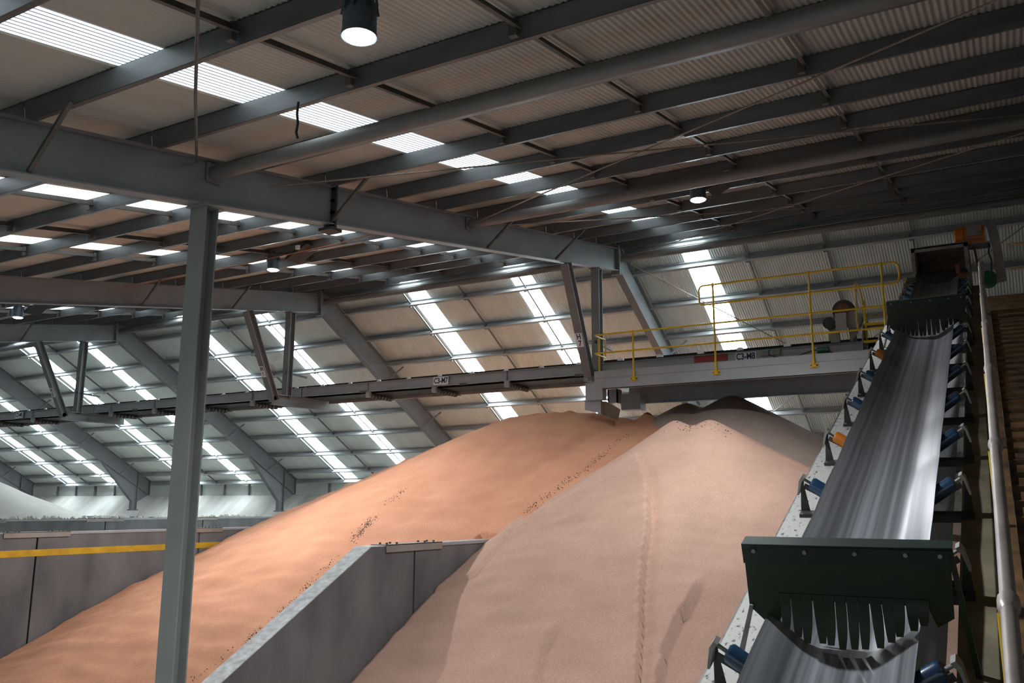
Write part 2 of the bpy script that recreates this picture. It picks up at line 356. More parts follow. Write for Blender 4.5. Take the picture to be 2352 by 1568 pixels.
portal(FR[0], 'grey steel portal frame furthest right, behind the conveyor walkway', None, False)
portal(FR[1], 'grey steel portal frame at right, just past the conveyor walkway', None, False)
p7 = portal(FR[2], 'grey steel portal frame with the H 7 sign, resting on the tall column', ('H', '7'))
portal(FR[3], 'grey steel portal frame with the H 6 sign on its hanger', ('H', '6'))
portal(FR[4], 'grey steel portal frame with the small H 5 sign at left', ('H', '5'))
portal(FR[5], 'grey steel portal frame one bay beyond the H 5 sign', ('H', '4'))
portal(FR[6], 'grey steel portal frame two bays beyond the H 5 sign', None)
portal(FR[7], 'last grey steel portal frame at the far left end of the shed', None)
# splice plates on the near rafter
mb = MB(); y = 11.15
mb.box(FR[2] - 0.13, FR[2] + 0.13, y - 0.02, y + 0.02, rb(y) - 0.1, rb(y) + 0.80); mb.box(FR[2] - 0.15, FR[2] + 0.15, y - 0.14, y + 0.14, rb(y) - 0.12, rb(y) - 0.07)
for k in range(4):
    for s in (-1, 1): mb.box(FR[2] + 0.03, FR[2] + 0.10, y - 0.05, y - 0.02, rb(y) - 0.02 + 0.22 * k, rb(y) + 0.02 + 0.22 * k)
mb.build('splice_plate', M_dark, p7)
# column under the near rafter
ct = thing('steel_column', (FR[2], 8.42, -4.8), 'tall grey steel column standing at the end of the concrete wall', 'column')
mb = MB(); hsection(mb, (FR[2], 8.42, -4.75), (FR[2], 8.42, rb(8.42) - 0.03), 0.33, 0.24, (0, -1, 0), 0.022, 0.018); mb.build('shaft', M_col, ct)
MB().box(FR[2] - 0.2, FR[2] + 0.2, 8.24, 8.6, rb(8.42) - 0.06, rb(8.42) - 0.035).build('cap_plate', M_col, ct)
MB().box(FR[2] - 0.24, FR[2] + 0.24, 8.2, 8.64, -4.8, -4.75).build('base_plate', M_col, ct)

# tubular struts and cross rods between the frames
TUB = [(8.5, 4.90), (15.62, 6.17), (24.2, 7.53)]
NAMES = {1: 'over the pink heap', 2: 'over the orange heap', 3: 'over the bay behind the striped wall', 4: 'over the white heap', 5: 'at the far left end', 0: 'right of the conveyor walkway'}
POS = ('round grey tube strut nearest the camera, {}', 'round tube strut midway up the low roof, {}', 'round grey ridge tube {}')
for i in range(0, 6):
    for j, (y, z) in enumerate(TUB):
        if i > 1 and j < 2: continue
        t = thing('tube_strut', (FR[i + 1] + 0.1, y, z - 0.11), POS[j].format(NAMES[i]), 'strut', 'tube struts between the frames')
        MB().tube([(FR[i + 1] + 0.06, y, z), (FR[i] - 0.06, y, z)], 0.108, 20).build('tube', M_pipe, t, True)
        for xe in (FR[i + 1] + 0.035, FR[i] - 0.035): MB().box(xe - 0.015, xe + 0.015, y - 0.13, y + 0.13, z - 0.15, z + 0.15).build('end_plate', M_frame, t)
hi, lo = FR[1] - 0.1, FR[2] + 0.1
def rod(name, pts, r, m, label, cat, group=None):
    return tag(MB().tube(pts, r, 8).build(name, m, None, True), label, cat, group)
rod('brace_rod', [(lo, TUB[1][0], TUB[1][1]), (hi, TUB[0][0], TUB[0][1])], 0.014, M_rod, 'thin brown brace rod rising to upper right from the middle tube strut', 'brace rod', 'roof cross rods')
rod('brace_rod', [(lo, TUB[0][0] + 1.1, TUB[0][1] + 0.15), (hi, TUB[1][0], TUB[1][1])], 0.014, M_rod, 'thin brown brace rod running nearly level from the nearest tube strut', 'brace rod', 'roof cross rods')
rod('brace_rod', [(lo, TUB[2][0], TUB[2][1]), (hi, TUB[1][0], TUB[1][1])], 0.014, M_rod, 'thin pale brace rod rising to the right from the ridge knee', 'brace rod', 'roof cross rods')
rod('brace_rod', [(lo, TUB[1][0] + 0.4, TUB[1][1] + 0.05), (hi, TUB[2][0], TUB[2][1])], 0.014, M_rod, 'thin brown brace rod crossing below the second lamp to the ridge', 'brace rod', 'roof cross rods')
for (ya, za, yb, zb, lb) in ((TUB[0][0], TUB[0][1], TUB[1][0], TUB[1][1], 'flat steel plate joining the crossed rods of the near roof panel'), (TUB[1][0], TUB[1][1], TUB[2][0], TUB[2][1], 'flat steel plate joining the crossed rods below the ridge tube')):
    c = Vector(((hi + lo) / 2, (ya + yb) / 2, (za + zb) / 2)); tag(MB().bar(c + Vector((-0.22, 0, 0)), c + Vector((0.22, 0, 0)), 0.1, 0.012, NN).build('rod_plate', M_rod), lb, 'plate')
rod('wall_brace_rod', [(FR[2] + 0.1, 24.72, 7.53), (0.0, 35.0, zf(35.0) - 0.42)], 0.016, M_rod, 'thin dark brace rod slanting down across the far roof from the H 7 knee', 'brace rod')
rod('wall_brace_rod', [(FR[1] - 0.15, 24.5, 7.6), (FR[2] + 0.15, 33.95, zf(33.95) - 0.42)], 0.016, M_rod, 'thin pale brace rod low on the far roof behind the heaps', 'brace rod')
rod('hanging_rod', [(-6.0, 4.74, 4.55), (-7.53, 6.02, 4.45), (-10.03, 8.13, 4.94)], 0.019, M_brack, 'thin dark rod crossing the skylights at top left down to the rafter', 'rod')
rod('loose_cable', [(-7.3, 7.36, 4.9), (-7.31, 7.36, 4.75), (-7.29, 7.36, 4.62), (-7.31, 7.36, 4.5), (-7.28, 7.36, 4.42)], 0.016, M_black, 'short black cable end hanging from the second purlin', 'cable')
rod('pull_wire', [(-58, 22.62, 4.60), (-34.1, 22.62, 4.62), (-22.2, 22.62, 4.64), (-10.2, 22.62, 4.62)], 0.007, M_pipe, 'thin wire strung above the gallery conveyor between the hangers', 'wire')
rod('orange_conduit', [(-22.0, 15.2, 6.02), (-18, 15.3, 6.06), (-14, 15.45, 6.22), (-10.3, 15.3, 6.36)], 0.012, M_conduit, 'thin orange conduit below the purlins beside the left lamp', 'conduit')

# ------------------------------------------------------------------ floor and walls
tag(MB().box(-75, 40, -40, 37, -5.0, -4.8).build('floor', M_floor), 'dusty concrete floor of the shed', None, None, 'structure')
JY = [13.9, 19.12, 24.33, 29.55]
def partition(name, xr, y0, label, sloped=True, stripe=False, top=-0.74):
    """wall whose visible face is at xr, panels split at the joints"""
    t = thing(name, (xr - 0.17, y0, -4.8), label, None, None, 'structure')
    x0, x1 = xr - 0.34, xr
    ys = [y0] + JY + [34.7]
    for k in range(len(ys) - 1):
        a, b = ys[k] + (0.026 if k else 0), ys[k + 1] - 0.026
        if k == 0: poly = [(a, -4.8), (b, -4.8), (b, top), (12.58, top), (a, top - (12.58 - a) * 0.54)]
        else: poly = [(a, -4.8), (b, -4.8), (b, top), (a, top)]
        MB().plate(poly, x0, x1).build('wall_panel', M_concp, t)
        if k == 0:   # pale trowelled top edge
            e = [(a - 0.003, top - (12.58 - a) * 0.54), (12.58, top), (b, top), (b, top + 0.012), (12.57, top + 0.014), (a - 0.003, top - (12.58 - a) * 0.54 + 0.014)]
            MB().plate(e, x0 - 0.004, x1 + 0.004).build('top_edge', M_conct, t)
        else:
            mb = MB(); mb.box(x0 - 0.004, x1 + 0.004, a, b, top, top + 0.012); mb.box(x1, x1 + 0.012, a, b, top - 0.05, top + 0.012); mb.build('edge_angle', M_gal, t)
    for j in JY:
        MB().box(x0 + 0.02, x1 - 0.05, j - 0.03, j + 0.03, -4.8, top - 0.06).build('joint_filler', M_black, t)
        mb = MB(); mb.box(x0 - 0.01, x1 + 0.022, j - 0.9, j + 0.9, top + 0.014, top + 0.028); mb.box(x1 + 0.006, x1 + 0.022, j - 0.9, j + 0.9, top - 0.11, top + 0.028)
        c = mb.build('joint_cap', M_gald, t)
        for dy in (-0.75, -0.45, 0.45, 0.75):
            for dx in (0.09, 0.25): MB().tube([(x0 + dx, j + dy, top + 0.026), (x0 + dx, j + dy, top + 0.06)], 0.024, 6).build('bolt', M_brack, c)
    if stripe: MB().box(x1 - 0.002, x1 + 0.004, 11.95, 34.6, -1.33, -1.16).build('stripe', M_stripe, t)
    return t
partition('wall_center', -10.13, 8.98, 'grey precast bay wall in front, its end cut at a slope beside the column')
partition('wall_left', -22.18, 8.98, 'stained grey precast bay wall with a yellow stripe, left of the orange heap', stripe=True)
partition('wall_left_far', -34.1, 8.98, 'grey precast bay wall seen over the striped wall at left', top=-0.62)
partition('wall_left_end', -46.05, 8.98, 'distant precast bay wall behind the white heap at left')
# back wall: retaining wall, sloping kerb, sheeted strip under the eave
wb = thing('wall_back', (-28, 36.3, -4.8), 'back wall of lime-stained sloping concrete below a corrugated strip', None, None, 'structure')
for i in range(0, 7):
    hi, lo = FR[i] - 0.015, FR[i + 1] + 0.015
    MB().plate([(34.86, -4.8), (36.6, -4.8), (36.6, 0.53), (36.2, 0.53), (34.86, -0.73)], lo, hi).build('kerb_slab', M_kerb, wb)
    MB().box(lo, hi, 34.6, 34.87, -0.90, -0.72).build('kerb_ledge', M_conc, wb)
    for k in range(1, 6):
        x = lo + (hi - lo) * k / 6; MB().box(x - 0.035, x + 0.035, 36.10, 36.22, 0.53, 1.3).build('girt_post', M_frame, wb)
    MB().box(lo, hi, 36.08, 36.2, 1.16, 1.34).build('eave_girt', M_frame, wb)
def vsheet():
    mb = MB(); n = 80
    for i in range(n + 1):
        x = 0.762 * i / n; y = 0.0095 * math.cos(2 * math.pi * i / 8); mb.v.append((x, y, 0)); mb.v.append((x, y, 0.82))
    for i in range(n): mb.f.append((2 * i, 2 * i + 2, 2 * i + 3, 2 * i + 1))
    me = bpy.data.meshes.new('wall_sheet'); me.from_pydata(mb.v, [], mb.f); me.update(); me.materials.append(M_roof2); me.polygons.foreach_set('use_smooth', [True] * len(me.polygons)); return me
vs = vsheet()
for k in range(int((XW1 - XW0) / 0.762)): put(vs, 'wall_sheet', wb, (XW0 + k * 0.762, 36.26, 0.5))
for nm, x, lb in (('wall_gable_left', XW0 - 0.1, 'sheeted gable wall at the left end of the shed'), ('wall_gable_right', XW1, 'sheeted gable wall at the right end of the shed')):
    tag(MB().plate([(YN0, -4.8), (36.6, -4.8), (36.6, zf(36.6)), (YR, ZR), (YN0, zn(YN0))], x, x + 0.1).build(nm, M_roof), lb, None, None, 'structure')

# ------------------------------------------------------------------ heaps (height fields)
def nz(x, y, s, o=0.0): return noise.noise((x * s, y * s, o))
PHI = [0, 20.7, 44.0, 65, 90]; SL = [0.322, 0.427, 0.495, 0.56, 0.60]
CX = [-12.7, -11.5, -10.2, -9.3, -8.6, -7.8, -7.0, -6.0]; CZ = [2.60, 2.66, 2.60, 2.36, 2.20, 2.10, 2.0, 1.6]
def soft(r, k=0.35): return math.sqrt(r * r + k * k) - k
def z_orange(x, y):
    dy = y - 22.45
    if x > -12.7: z = float(np.interp(x, CX, CZ)) - float(np.interp(x, (-10.5, -9.0), (0.6, 0.53))) * soft(abs(dy))
    else:
        r = math.hypot(x + 12.7, dy); ph = math.degrees(math.atan2(abs(dy), -(x + 12.7))); z = 2.60 - float(np.interp(ph, PHI, SL)) * soft(r)
    w = nz(x, y, 0.35, 1) * 0.10 + nz(x, y, 1.1, 2) * 0.05 + nz(x * 0.45 + y * 0.3, y * 2.2, 1.5, 3) * 0.045 + nz(x, y, 3.2, 5) * 0.016 + nz(x, y, 7, 4) * 0.006
    g = math.exp(-((x + 9.15 + (22.3 - y) * 0.42) / 0.22) ** 2) * 0.10 * max(0.0, min(1.0, (y - 17.5) / 3))      # run-out gully below the chute
    lip = 0.13 * max(0.0, nz(x, y, 2.6, 9) + 0.1) * math.exp(-((dy - 0.15) / 0.35) ** 2)
    peak = 0.5 * math.exp(-(((x + 8.8) / 0.35) ** 2 + ((y - 22.95) / 0.4) ** 2))                # fresh cone under the discharge
    return z + w * min(1.0, abs(dy) * 0.5 + 0.25) - g + lip + peak
def steps(x, y, lines):
    h = 0.0
    for pts, hgt in lines:
        best = 1e9; sg = 0
        for (ax, ay), (bx, by) in zip(pts[:-1], pts[1:]):
            ux, uy = bx - ax, by - ay; L2 = ux * ux + uy * uy; t = max(0.0, min(1.0, ((x - ax) * ux + (y - ay) * uy) / L2))
            ex, ey = x - ax - ux * t, y - ay - uy * t; d = math.hypot(ex, ey)
            if d < best: best = d; sg = 1 if ux * ey - uy * ex > 0 else -1
        if best < 1.2:
            f = 1.0 - best / 1.2; h += (hgt * f * f * f) if sg < 0 else -hgt * 0.30 * f ** 6
    return h
CREASES = [([(-7.19, 18.18), (-6.67, 17.28), (-6.13, 15.93), (-5.8, 14.73), (-5.45, 13.71), (-4.95, 12.3), (-4.6, 11.0)], 0.20),
           ([(-4.69, 14.01), (-4.73, 13.44), (-4.76, 12.9), (-4.65, 12.36), (-4.6, 11.5)], 0.19),
           ([(-9.69, 17.25), (-9.4, 15.9), (-9.36, 14.91), (-9.94, 14.64)], 0.09),
           ([(-6.51, 14.88), (-6.12, 14.16), (-5.77, 13.47)], 0.06),
           ([(-6.73, 12.99), (-6.71, 12.57), (-6.5, 12.09)], 0.09)]
def z_pink(x, y):
    ax, ay, bx, by = -7.0, 20.05, -6.1, 19.9
    t = max(0.0, min(1.0, ((x - ax) * (bx - ax) + (y - ay) * (by - ay)) / ((bx - ax) ** 2 + (by - ay) ** 2)))
    ex, ey = x - ax - (bx - ax) * t, y - ay - (by - ay) * t; r = math.hypot(ex, ey)
    top = 2.03 - 0.14 * math.sin(math.pi * t) ** 2 * math.exp(-r / 0.5) - 0.04 * t
    s = 0.595
    if ex < 0 and r > 1e-6: s += 0.22 * max(0.0, -ex / r) ** 2 * math.exp(-r / 2.5)
    if ex > 0 and r > 1e-6: s -= 0.03 * ex / r
    z = top - s * soft(r, 0.12)
    w = nz(x, y, 0.4, 11) * 0.08 + nz(x, y, 1.3, 12) * 0.03 + nz(x * 0.5, y * 2.0, 1.6, 13) * 0.03 + nz(x, y, 3.4, 15) * 0.012 + nz(x, y, 7, 14) * 0.005
    return z + w * min(1.0, r * 0.4) + steps(x, y, CREASES)
def z_grey(x, y):
    a = 3.0 - 0.60 * soft(math.hypot(x + 6.6, y - 23.6), 0.25); b = 2.86 - 0.60 * soft(math.hypot(x + 7.88, y - 23.6), 0.3)
    return max(a, b) + nz(x, y, 0.7, 21) * 0.03
def z_white(x, y):
    return 2.25 - math.hypot(0.36 * (x + 47.0), 0.48 * (y - 24)) + nz(x, y, 0.5, 31) * 0.1
def heap(name, fz, x0, x1, y0, y1, st, m, label, cat, hide=None):
    nx, ny = int((x1 - x0) / st), int((y1 - y0) / st)
    X = np.linspace(x0, x1, nx + 1); Y = np.linspace(y0, y1, ny + 1)
    Zs = np.array([[fz(x, y) for x in X] for y in Y]); Zs = np.maximum(Zs, -4.82)
    idx = -np.ones(Zs.shape, int); keep = np.zeros((ny, nx), bool)
    for j in range(ny):
        for i in range(nx):
            if max(Zs[j, i], Zs[j, i + 1], Zs[j + 1, i], Zs[j + 1, i + 1]) > -4.81 and not (hide and hide(X[i] + st / 2, Y[j] + st / 2, Zs[j, i])): keep[j, i] = True
    vs, fs = [], []
    def vid(j, i):
        if idx[j, i] < 0: idx[j, i] = len(vs); vs.append((X[i], Y[j], Zs[j, i]))
        return int(idx[j, i])
    for j in range(ny):
        for i in range(nx):
            if keep[j, i]: fs.append((vid(j, i), vid(j, i + 1), vid(j + 1, i + 1), vid(j + 1, i)))
    mb = MB(); mb.v = vs; mb.f = fs
    # skirt so that the heap is a closed body standing on the floor
    from collections import Counter
    ec = Counter()
    for f in fs:
        for a, b in zip(f, f[1:] + f[:1]): ec[(min(a, b), max(a, b))] += 1
    low = {}
    for f in list(fs):
        for a, b in zip(f, f[1:] + f[:1]):
            if ec[(min(a, b), max(a, b))] == 1:
                for q in (a, b):
                    if q not in low: low[q] = len(vs); vs.append((vs[q][0], vs[q][1], -4.83))
                fs.append((b, a, low[a], low[b]))
    o = mb.build(name, m); me = o.data
    me.polygons.foreach_set('use_smooth', [True] * len(me.polygons))
    return tag(o, label, cat)
# each heap stops where another one, or the wall, covers it
heap('granule_heap', z_orange, -22.15, -6.9, 8.2, 34.5, 0.085, M_orange, 'large heap of orange granules filling the bay left of the sloped wall', 'heap',
     lambda x, y, z: (x > -10.5 and (z < -0.62 or z_pink(x, y) > z + 0.12)) or z_grey(x, y) > z + 0.12)
heap('granule_heap', z_pink, -10.12, 4.2, 6.4, 28.0, 0.07, M_pink, 'large heap of pale pink granules in front of the conveyor gallery', 'heap',
     lambda x, y, z: (x < -6.9 and z_orange(x, y) > z + 0.12) or z_grey(x, y) > z + 0.12)
heap('granule_heap', z_grey, -10.1, 0.0, 19.5, 30.0, 0.1, M_grey, 'twin cones of granules below the gallery girders, tinted brown grey for shade', 'heap',
     lambda x, y, z: (x < -6.9 and z_orange(x, y) > z + 0.12) or z_pink(x, y) > z + 0.12)
heap('granule_heap', z_white, -45.7, -34.5, 14.0, 34.0, 0.2, M_wheap, 'white granule heap behind the bay walls at far left', 'heap')

# dark crumbs strewn down the orange slope
def crumbs(name, path, n, spread, label, fz=z_orange, size=(0.006, 0.020)):
    mb = MB(); rnd = random.Random(len(path) * 31 + n)
    for k in range(n):
        t = rnd.random() * (len(path) - 1); i = int(t); f = t - i
        x = path[i][0] + (path[i + 1][0] - path[i][0]) * f + rnd.gauss(0, spread); y = path[i][1] + (path[i + 1][1] - path[i][1]) * f + rnd.gauss(0, spread)
        s = size[0] + (size[1] - size[0]) * rnd.random() ** 2.5; z = fz(x, y) + s * 0.2
        mb.add([(x + s * rnd.uniform(.7, 1.2), y, z), (x - s * rnd.uniform(.7, 1.2), y + s * .3, z), (x, y + s, z), (x, y - s, z - s * .2), (x, y, z + s * .8), (x, y, z - s)],
               [(0, 2, 4), (2, 1, 4), (1, 3, 4), (3, 0, 4), (2, 0, 5), (1, 2, 5), (3, 1, 5), (0, 3, 5)])
    return tag(mb.build(name, M_lump), label, 'crumbs', None, 'stuff')
crumbs('dark_crumbs', [(-8.75, 21.5), (-8.97, 20.19), (-9.07, 19.5), (-9.27, 18.81), (-9.52, 17.97), (-9.69, 17.55)], 420, 0.07, 'dark crumbs in a trail down the orange slope from the chute')
crumbs('dark_crumbs', [(-13.83, 17.2), (-13.76, 16.78), (-13.72, 16.38)], 380, 0.09, 'patch of dark crumbs on the orange slope above the wall end')
crumbs('dark_crumbs', [(-13.71, 15.8), (-13.68, 15.02), (-13.65, 14.6), (-13.66, 13.52), (-13.7, 13.22), (-13.96, 11.9)], 260, 0.06, 'thin trail of dark crumbs low on the orange slope beside the column')
crumbs('dark_crumbs', [(-13.85, 18.5), (-13.89, 17.8)], 110, 0.07, 'few dark crumbs highest up on the left of the orange slope')
crumbs('rust_flecks', [(-6.9, 19.9), (-6.6, 19.6), (-6.2, 19.7), (-5.8, 19.5), (-5.5, 19.3)], 60, 0.14, 'red brown flecks along the crest of the pink heap', z_pink, (0.01, 0.03)).data.materials[0] = mat('rust_flecks', (0.28, 0.09, 0.05), 0.9)

crumbs('lime_residue', [(-34.25, 12.5), (-34.3, 20.0), (-34.25, 27.0), (-34.3, 34.0)], 420, 0.05, 'pale lime residue crusted along the top of the distant bay wall', lambda x, y: -0.60, (0.03, 0.16)).data.materials[0] = M_kerb

# ------------------------------------------------------------------ gallery conveyor below the ridge
def gallery(lo, hi, label, sign, sx):
    t = thing('gallery_conveyor', ((lo + hi) / 2, 24.0, 3.6), label, 'conveyor', 'gallery conveyor modules')
    for y, s in ((23.30, 1), (24.70, -1)):
        mb = MB(); mb.box(lo, hi, y - 0.006, y + 0.006, 3.835, 4.155); mb.box(lo, hi, min(y, y - s * 0.08), max(y, y - s * 0.08), 4.143, 4.155); mb.box(lo, hi, min(y, y - s * 0.08), max(y, y - s * 0.08), 3.835, 3.847)
        mb.build('stringer', M_gal, t)
    MB().box(lo + 0.12, hi, 24.60, 24.72, 3.71, 3.83).build('lower_rail', M_gald, t)
    MB().box(lo, hi, 23.35, 24.66, 3.90, 3.92).build('deck_plate', M_under, t)
    pr = [(23.45, 4.24), (23.67, 4.10), (24.34, 4.10), (24.56, 4.24)]
    mb = MB(); mb.plate(pr + [(y, z - 0.015) for y, z in reversed(pr)], lo, hi); mb.build('belt', M_black, t)
    MB().box(lo + 0.12, hi, 23.45, 24.55, 3.793, 3.803).build('return_belt', M_black, t)
    x = math.ceil((lo + 13.6) / 1.26) * 1.26 - 13.6
    while x < hi - 0.1:
        mb = MB(); mb.box(x - 0.09, x + 0.09, 23.24, 23.33, 4.155, 4.17); mb.platey([(x - 0.06, 4.17), (x + 0.06, 4.17), (x + 0.05, 4.22), (x, 4.235), (x - 0.05, 4.22)], 23.26, 23.32)
        mb.build('idler_bracket', M_white, t); x += 1.26
    x = math.ceil((lo + 0.3 + 13.57) / 2.765) * 2.765 - 13.57
    while x < hi - 0.2:
        mb = MB(); mb.box(x - 0.01, x + 0.01, 23.23, 23.30, 3.835, 4.15); mb.build('stiffener', M_gal, t)
        MB().box(x - 0.08, x + 0.08, 23.24, 23.36, 3.64, 3.835).build('roller_bracket', M_gal, t)
        r = MB().tube([(x + 0.06, 23.26, 3.70), (x + 0.06, 24.78, 3.70)], 0.02, 8).build('return_roller', M_brack, t, True)
        for k in range(7):
            y = 23.36 + k * 0.17; MB().tube([(x + 0.06, y, 3.70), (x + 0.06, y + 0.105, 3.70)], 0.088, 12).build('disc', M_brack, r, True)
        x += 2.765
    for k in range(3):
        x = lo + (hi - lo) * (k + 0.7) / 3; MB().box(x - 0.13, x + 0.13, 23.21, 23.28, 3.81, 3.865).build('clamp', M_brack, t)
    if sign:
        s = MB().box(sx - 0.295, sx + 0.295, 23.21, 23.216, 3.865, 4.13).build('sign_plate', M_white, t, label='white plate with navy letters'); lettering(sign, 0.245, s, (sx, 23.206, 3.998), (1, 0, 0), (0, 0, 1), M_ink, sx=0.78)
gallery(FR[3] + 0.02, FR[2] + 0.3, 'grey gallery conveyor with the C3-M7 sign below the H 7 to H 6 frames', 'C3-M7', -16.03)
gallery(FR[4] + 0.02, FR[3] - 0.02, 'grey gallery conveyor passing behind the column, between the H 6 and H 5 hangers', 'C3-M6', -28.0)
gallery(FR[5] + 0.02, FR[4] - 0.02, 'grey gallery conveyor at far left with the small C3-M5 sign', 'C3-M5', -39.4)
gallery(FR[6] + 0.02, FR[5] - 0.02, 'grey gallery conveyor furthest away, beyond the H 5 sign', None, 0)

g8 = thing('gallery_platform', (-5.5, 22.5, 2.9), 'pale grey gallery platform with the C3-M8 sign above the pink heap', 'platform')
mb = MB(); mb.box(-9.77, -0.9, 21.5, 21.512, 3.12, 3.61); mb.box(-9.77, -0.9, 21.5, 21.66, 3.12, 3.135); mb.box(-9.77, -0.9, 21.5, 21.62, 3.598, 3.61); mb.build('near_girder', M_gal, g8)
MB().box(-9.77, -0.9, 21.488, 21.5, 3.425, 3.612).build('kick_plate', M_gal, g8)
MB().box(-9.77, -0.9, 21.66, 22.4, 3.30, 3.33).build('deck_underside', M_under, g8)
MB().box(-9.77, -0.9, 21.62, 23.6, 3.58, 3.60).build('deck', M_gald, g8)
mb = MB(); mb.box(-9.6, -0.9, 23.55, 23.562, 2.9, 3.55); mb.box(-9.6, -0.9, 23.45, 23.62, 2.9, 2.915); mb.build('far_girder', M_gal, g8)
mb = MB(); mb.box(-10.04, -9.53, 21.492, 21.74, 2.83, 3.3); mb.build('end_bracket', M_gal, g8)
mb = MB(); mb.box(-9.87, -2.85, 22.29, 22.302, 3.6, 3.95); mb.box(-9.87, -2.85, 22.22, 22.30, 3.938, 3.95); mb.build('stringer', M_gal, g8)
MB().box(-9.8, -2.9, 22.26, 22.34, 3.95, 3.99).build('cover_strip', M_dark, g8)
pr = [(22.5, 4.08), (22.72, 3.96), (23.35, 3.96), (23.55, 4.08)]
MB().plate(pr + [(y, z - 0.015) for y, z in reversed(pr)], -9.9, -1.6).build('belt', M_black, g8)
MB().box(-9.9, -1.0, 23.7, 23.712, 3.6, 3.98).build('stringer', M_gal, g8)
for x in (-9.3, -8.15, -7.0, -5.95, -4.75): MB().platey([(x - 0.09, 3.99), (x + 0.09, 3.99), (x + 0.08, 4.05), (x, 4.075), (x - 0.08, 4.05)], 22.22, 22.30).build('idler_bracket', M_white, g8)
MB().box(-7.2, -6.29, 22.278, 22.288, 3.765, 3.95).build('red_panel', M_red, g8, label='plain red panel')
s = MB().box(-6.09, -5.55, 22.278, 22.286, 3.705, 3.945).build('sign_plate', M_white, g8, label='white plate with navy letters'); lettering('C3-M8', 0.225, s, (-5.82, 22.27, 3.825), (1, 0, 0), (0, 0, 1), M_ink, sx=0.78)
for x in (-5.42, -5.12): MB().box(x, x + 0.2, 22.2, 22.28, 3.80, 3.93).build('switch_box', M_motg, g8)
MB().tube([(-5.2, 22.2, 3.8), (-4.9, 22.2, 3.68), (-4.5, 22.2, 3.72), (-4.1, 22.2, 3.83), (-3.9, 22.2, 3.84), (-3.6, 22.2, 3.7), (-3.2, 22.2, 3.68)], 0.012, 6).build('cable', M_black, g8, True)
MB().tube([(-4.0, 22.1, 3.8), (-3.72, 22.1, 3.8)], 0.075, 14).build('trip_switch', M_green, g8, True)
# discharge end: plough plates and boxes over the orange heap
mb = MB(); mb.platey([(-10.11, 2.86), (-10.1, 2.58), (-9.62, 2.47), (-9.62, 2.84)], 21.58, 21.6); mb.build('plough_plate', M_gal, g8)
mb = MB(); mb.platey([(-9.95, 2.85), (-9.70, 2.48), (-9.18, 2.26), (-9.10, 2.56), (-9.5, 2.80)], 21.66, 21.69); mb.build('plough_plate', M_chute, g8)
MB().box(-9.72, -9.62, 21.57, 21.66, 2.45, 2.86).build('plough_strut', M_gal, g8)
mb = MB(); mb.box(-9.50, -8.92, 22.7, 23.1, 2.66, 3.10); mb.build('chute_box', M_gal, g8)
mb = MB(); mb.box(-9.86, -9.56, 22.6, 22.64, 2.86, 3.25); mb.box(-9.86, -9.82, 22.6, 22.9, 2.86, 3.25); mb.box(-9.60, -9.56, 22.6, 22.9, 2.86, 3.25); mb.build('chute_box', M_gal, g8)

# yellow handrail along the platform
hr = thing('handrail', (-5.8, 21.46, 3.3), 'double height yellow handrail along the front of the gallery platform', 'handrail')
RZ = (4.10, 4.61, 5.12, 5.63); yr = 21.455
for x, ztop in ((-8.6, 4.61), (-6.37, 5.66), (-3.98, 5.66), (-2.33, 5.66)):
    MB().tube([(x, yr, 3.36), (x, yr, 3.75), (x, yr, ztop)], [0.034, 0.026, 0.025], 10).build('post', M_yel, hr, True)
    b = MB().box(x - 0.09, x + 0.09, yr + 0.015, yr + 0.033, 3.28, 3.40); b.box(x - 0.05, x + 0.05, yr - 0.01, yr + 0.02, 3.30, 3.38); bp = b.build('base_flange', M_yel, hr)
    for dx in (-0.065, 0.065): MB().box(x + dx - 0.016, x + dx + 0.016, yr - 0.005, yr + 0.016, 3.325, 3.355).build('bolt', M_dark, bp)
    for z in RZ:
        if z <= ztop: MB().tube([(x, yr, z - 0.035), (x, yr, z), (x, yr, z + 0.035)], [0.026, 0.041, 0.026], 10).build('knuckle', M_yel, hr, True)
def arc(cx, cz, r, a0, a1, n=8, y=yr): return [(cx + r * math.cos(math.radians(a0 + (a1 - a0) * k / n)), y, cz + r * math.sin(math.radians(a0 + (a1 - a0) * k / n))) for k in range(n + 1)]
for z in RZ[:2]: MB().tube([(-1.75, yr + 0.2, z - 0.1), (-1.85, yr + 0.05, z - 0.01), (-2.0, yr, z), (-5, yr, z), (-9.6, yr, z), (-9.72, yr + 0.03, z), (-9.75, yr + 0.12, z), (-9.75, yr + 0.75, z)], 0.024, 10).build('rail', M_yel, hr, True)
MB().tube(arc(-6.62, RZ[3] - 0.12, 0.12, 90, 180) + arc(-6.62, RZ[2] + 0.12, 0.12, 180, 270) + [(-4, yr, RZ[2]), (-2.1, yr, RZ[2])] + arc(-2.1, RZ[2] + 0.15, 0.15, -90, 0) + arc(-2.1, RZ[3] - 0.15, 0.15, 0, 90) + [(-4, yr, RZ[3]), (-6.62, yr, RZ[3])], 0.024, 10).build('upper_rail_loop', M_yel, hr, True)
MB().tube([(-9.75, yr + 0.75, 4.61), (-9.75, yr + 0.80, 4.45), (-9.75, yr + 0.75, 4.10)], 0.024, 8).build('rail_end', M_yelw, hr, True)
MB().tube([(-9.75, yr + 0.35, 3.6), (-9.75, yr + 0.35, 4.61)], 0.028, 10).build('post', M_yel, hr, True)
hb = thing('handrail', (-2.6, 23.72, 3.6), 'orange yellow handrail behind the belt drive on the gallery', 'handrail')
MB().tube([(-0.9, 23.72, 4.92), (-3.85, 23.72, 4.86)] + arc(-3.85, 4.74, 0.12, 90, 180, y=23.72) + arc(-3.85, 4.34, 0.12, 180, 270, y=23.72) + [(-3.3, 23.72, 4.22)], 0.024, 8).build('rail', M_yelw, hb, True)
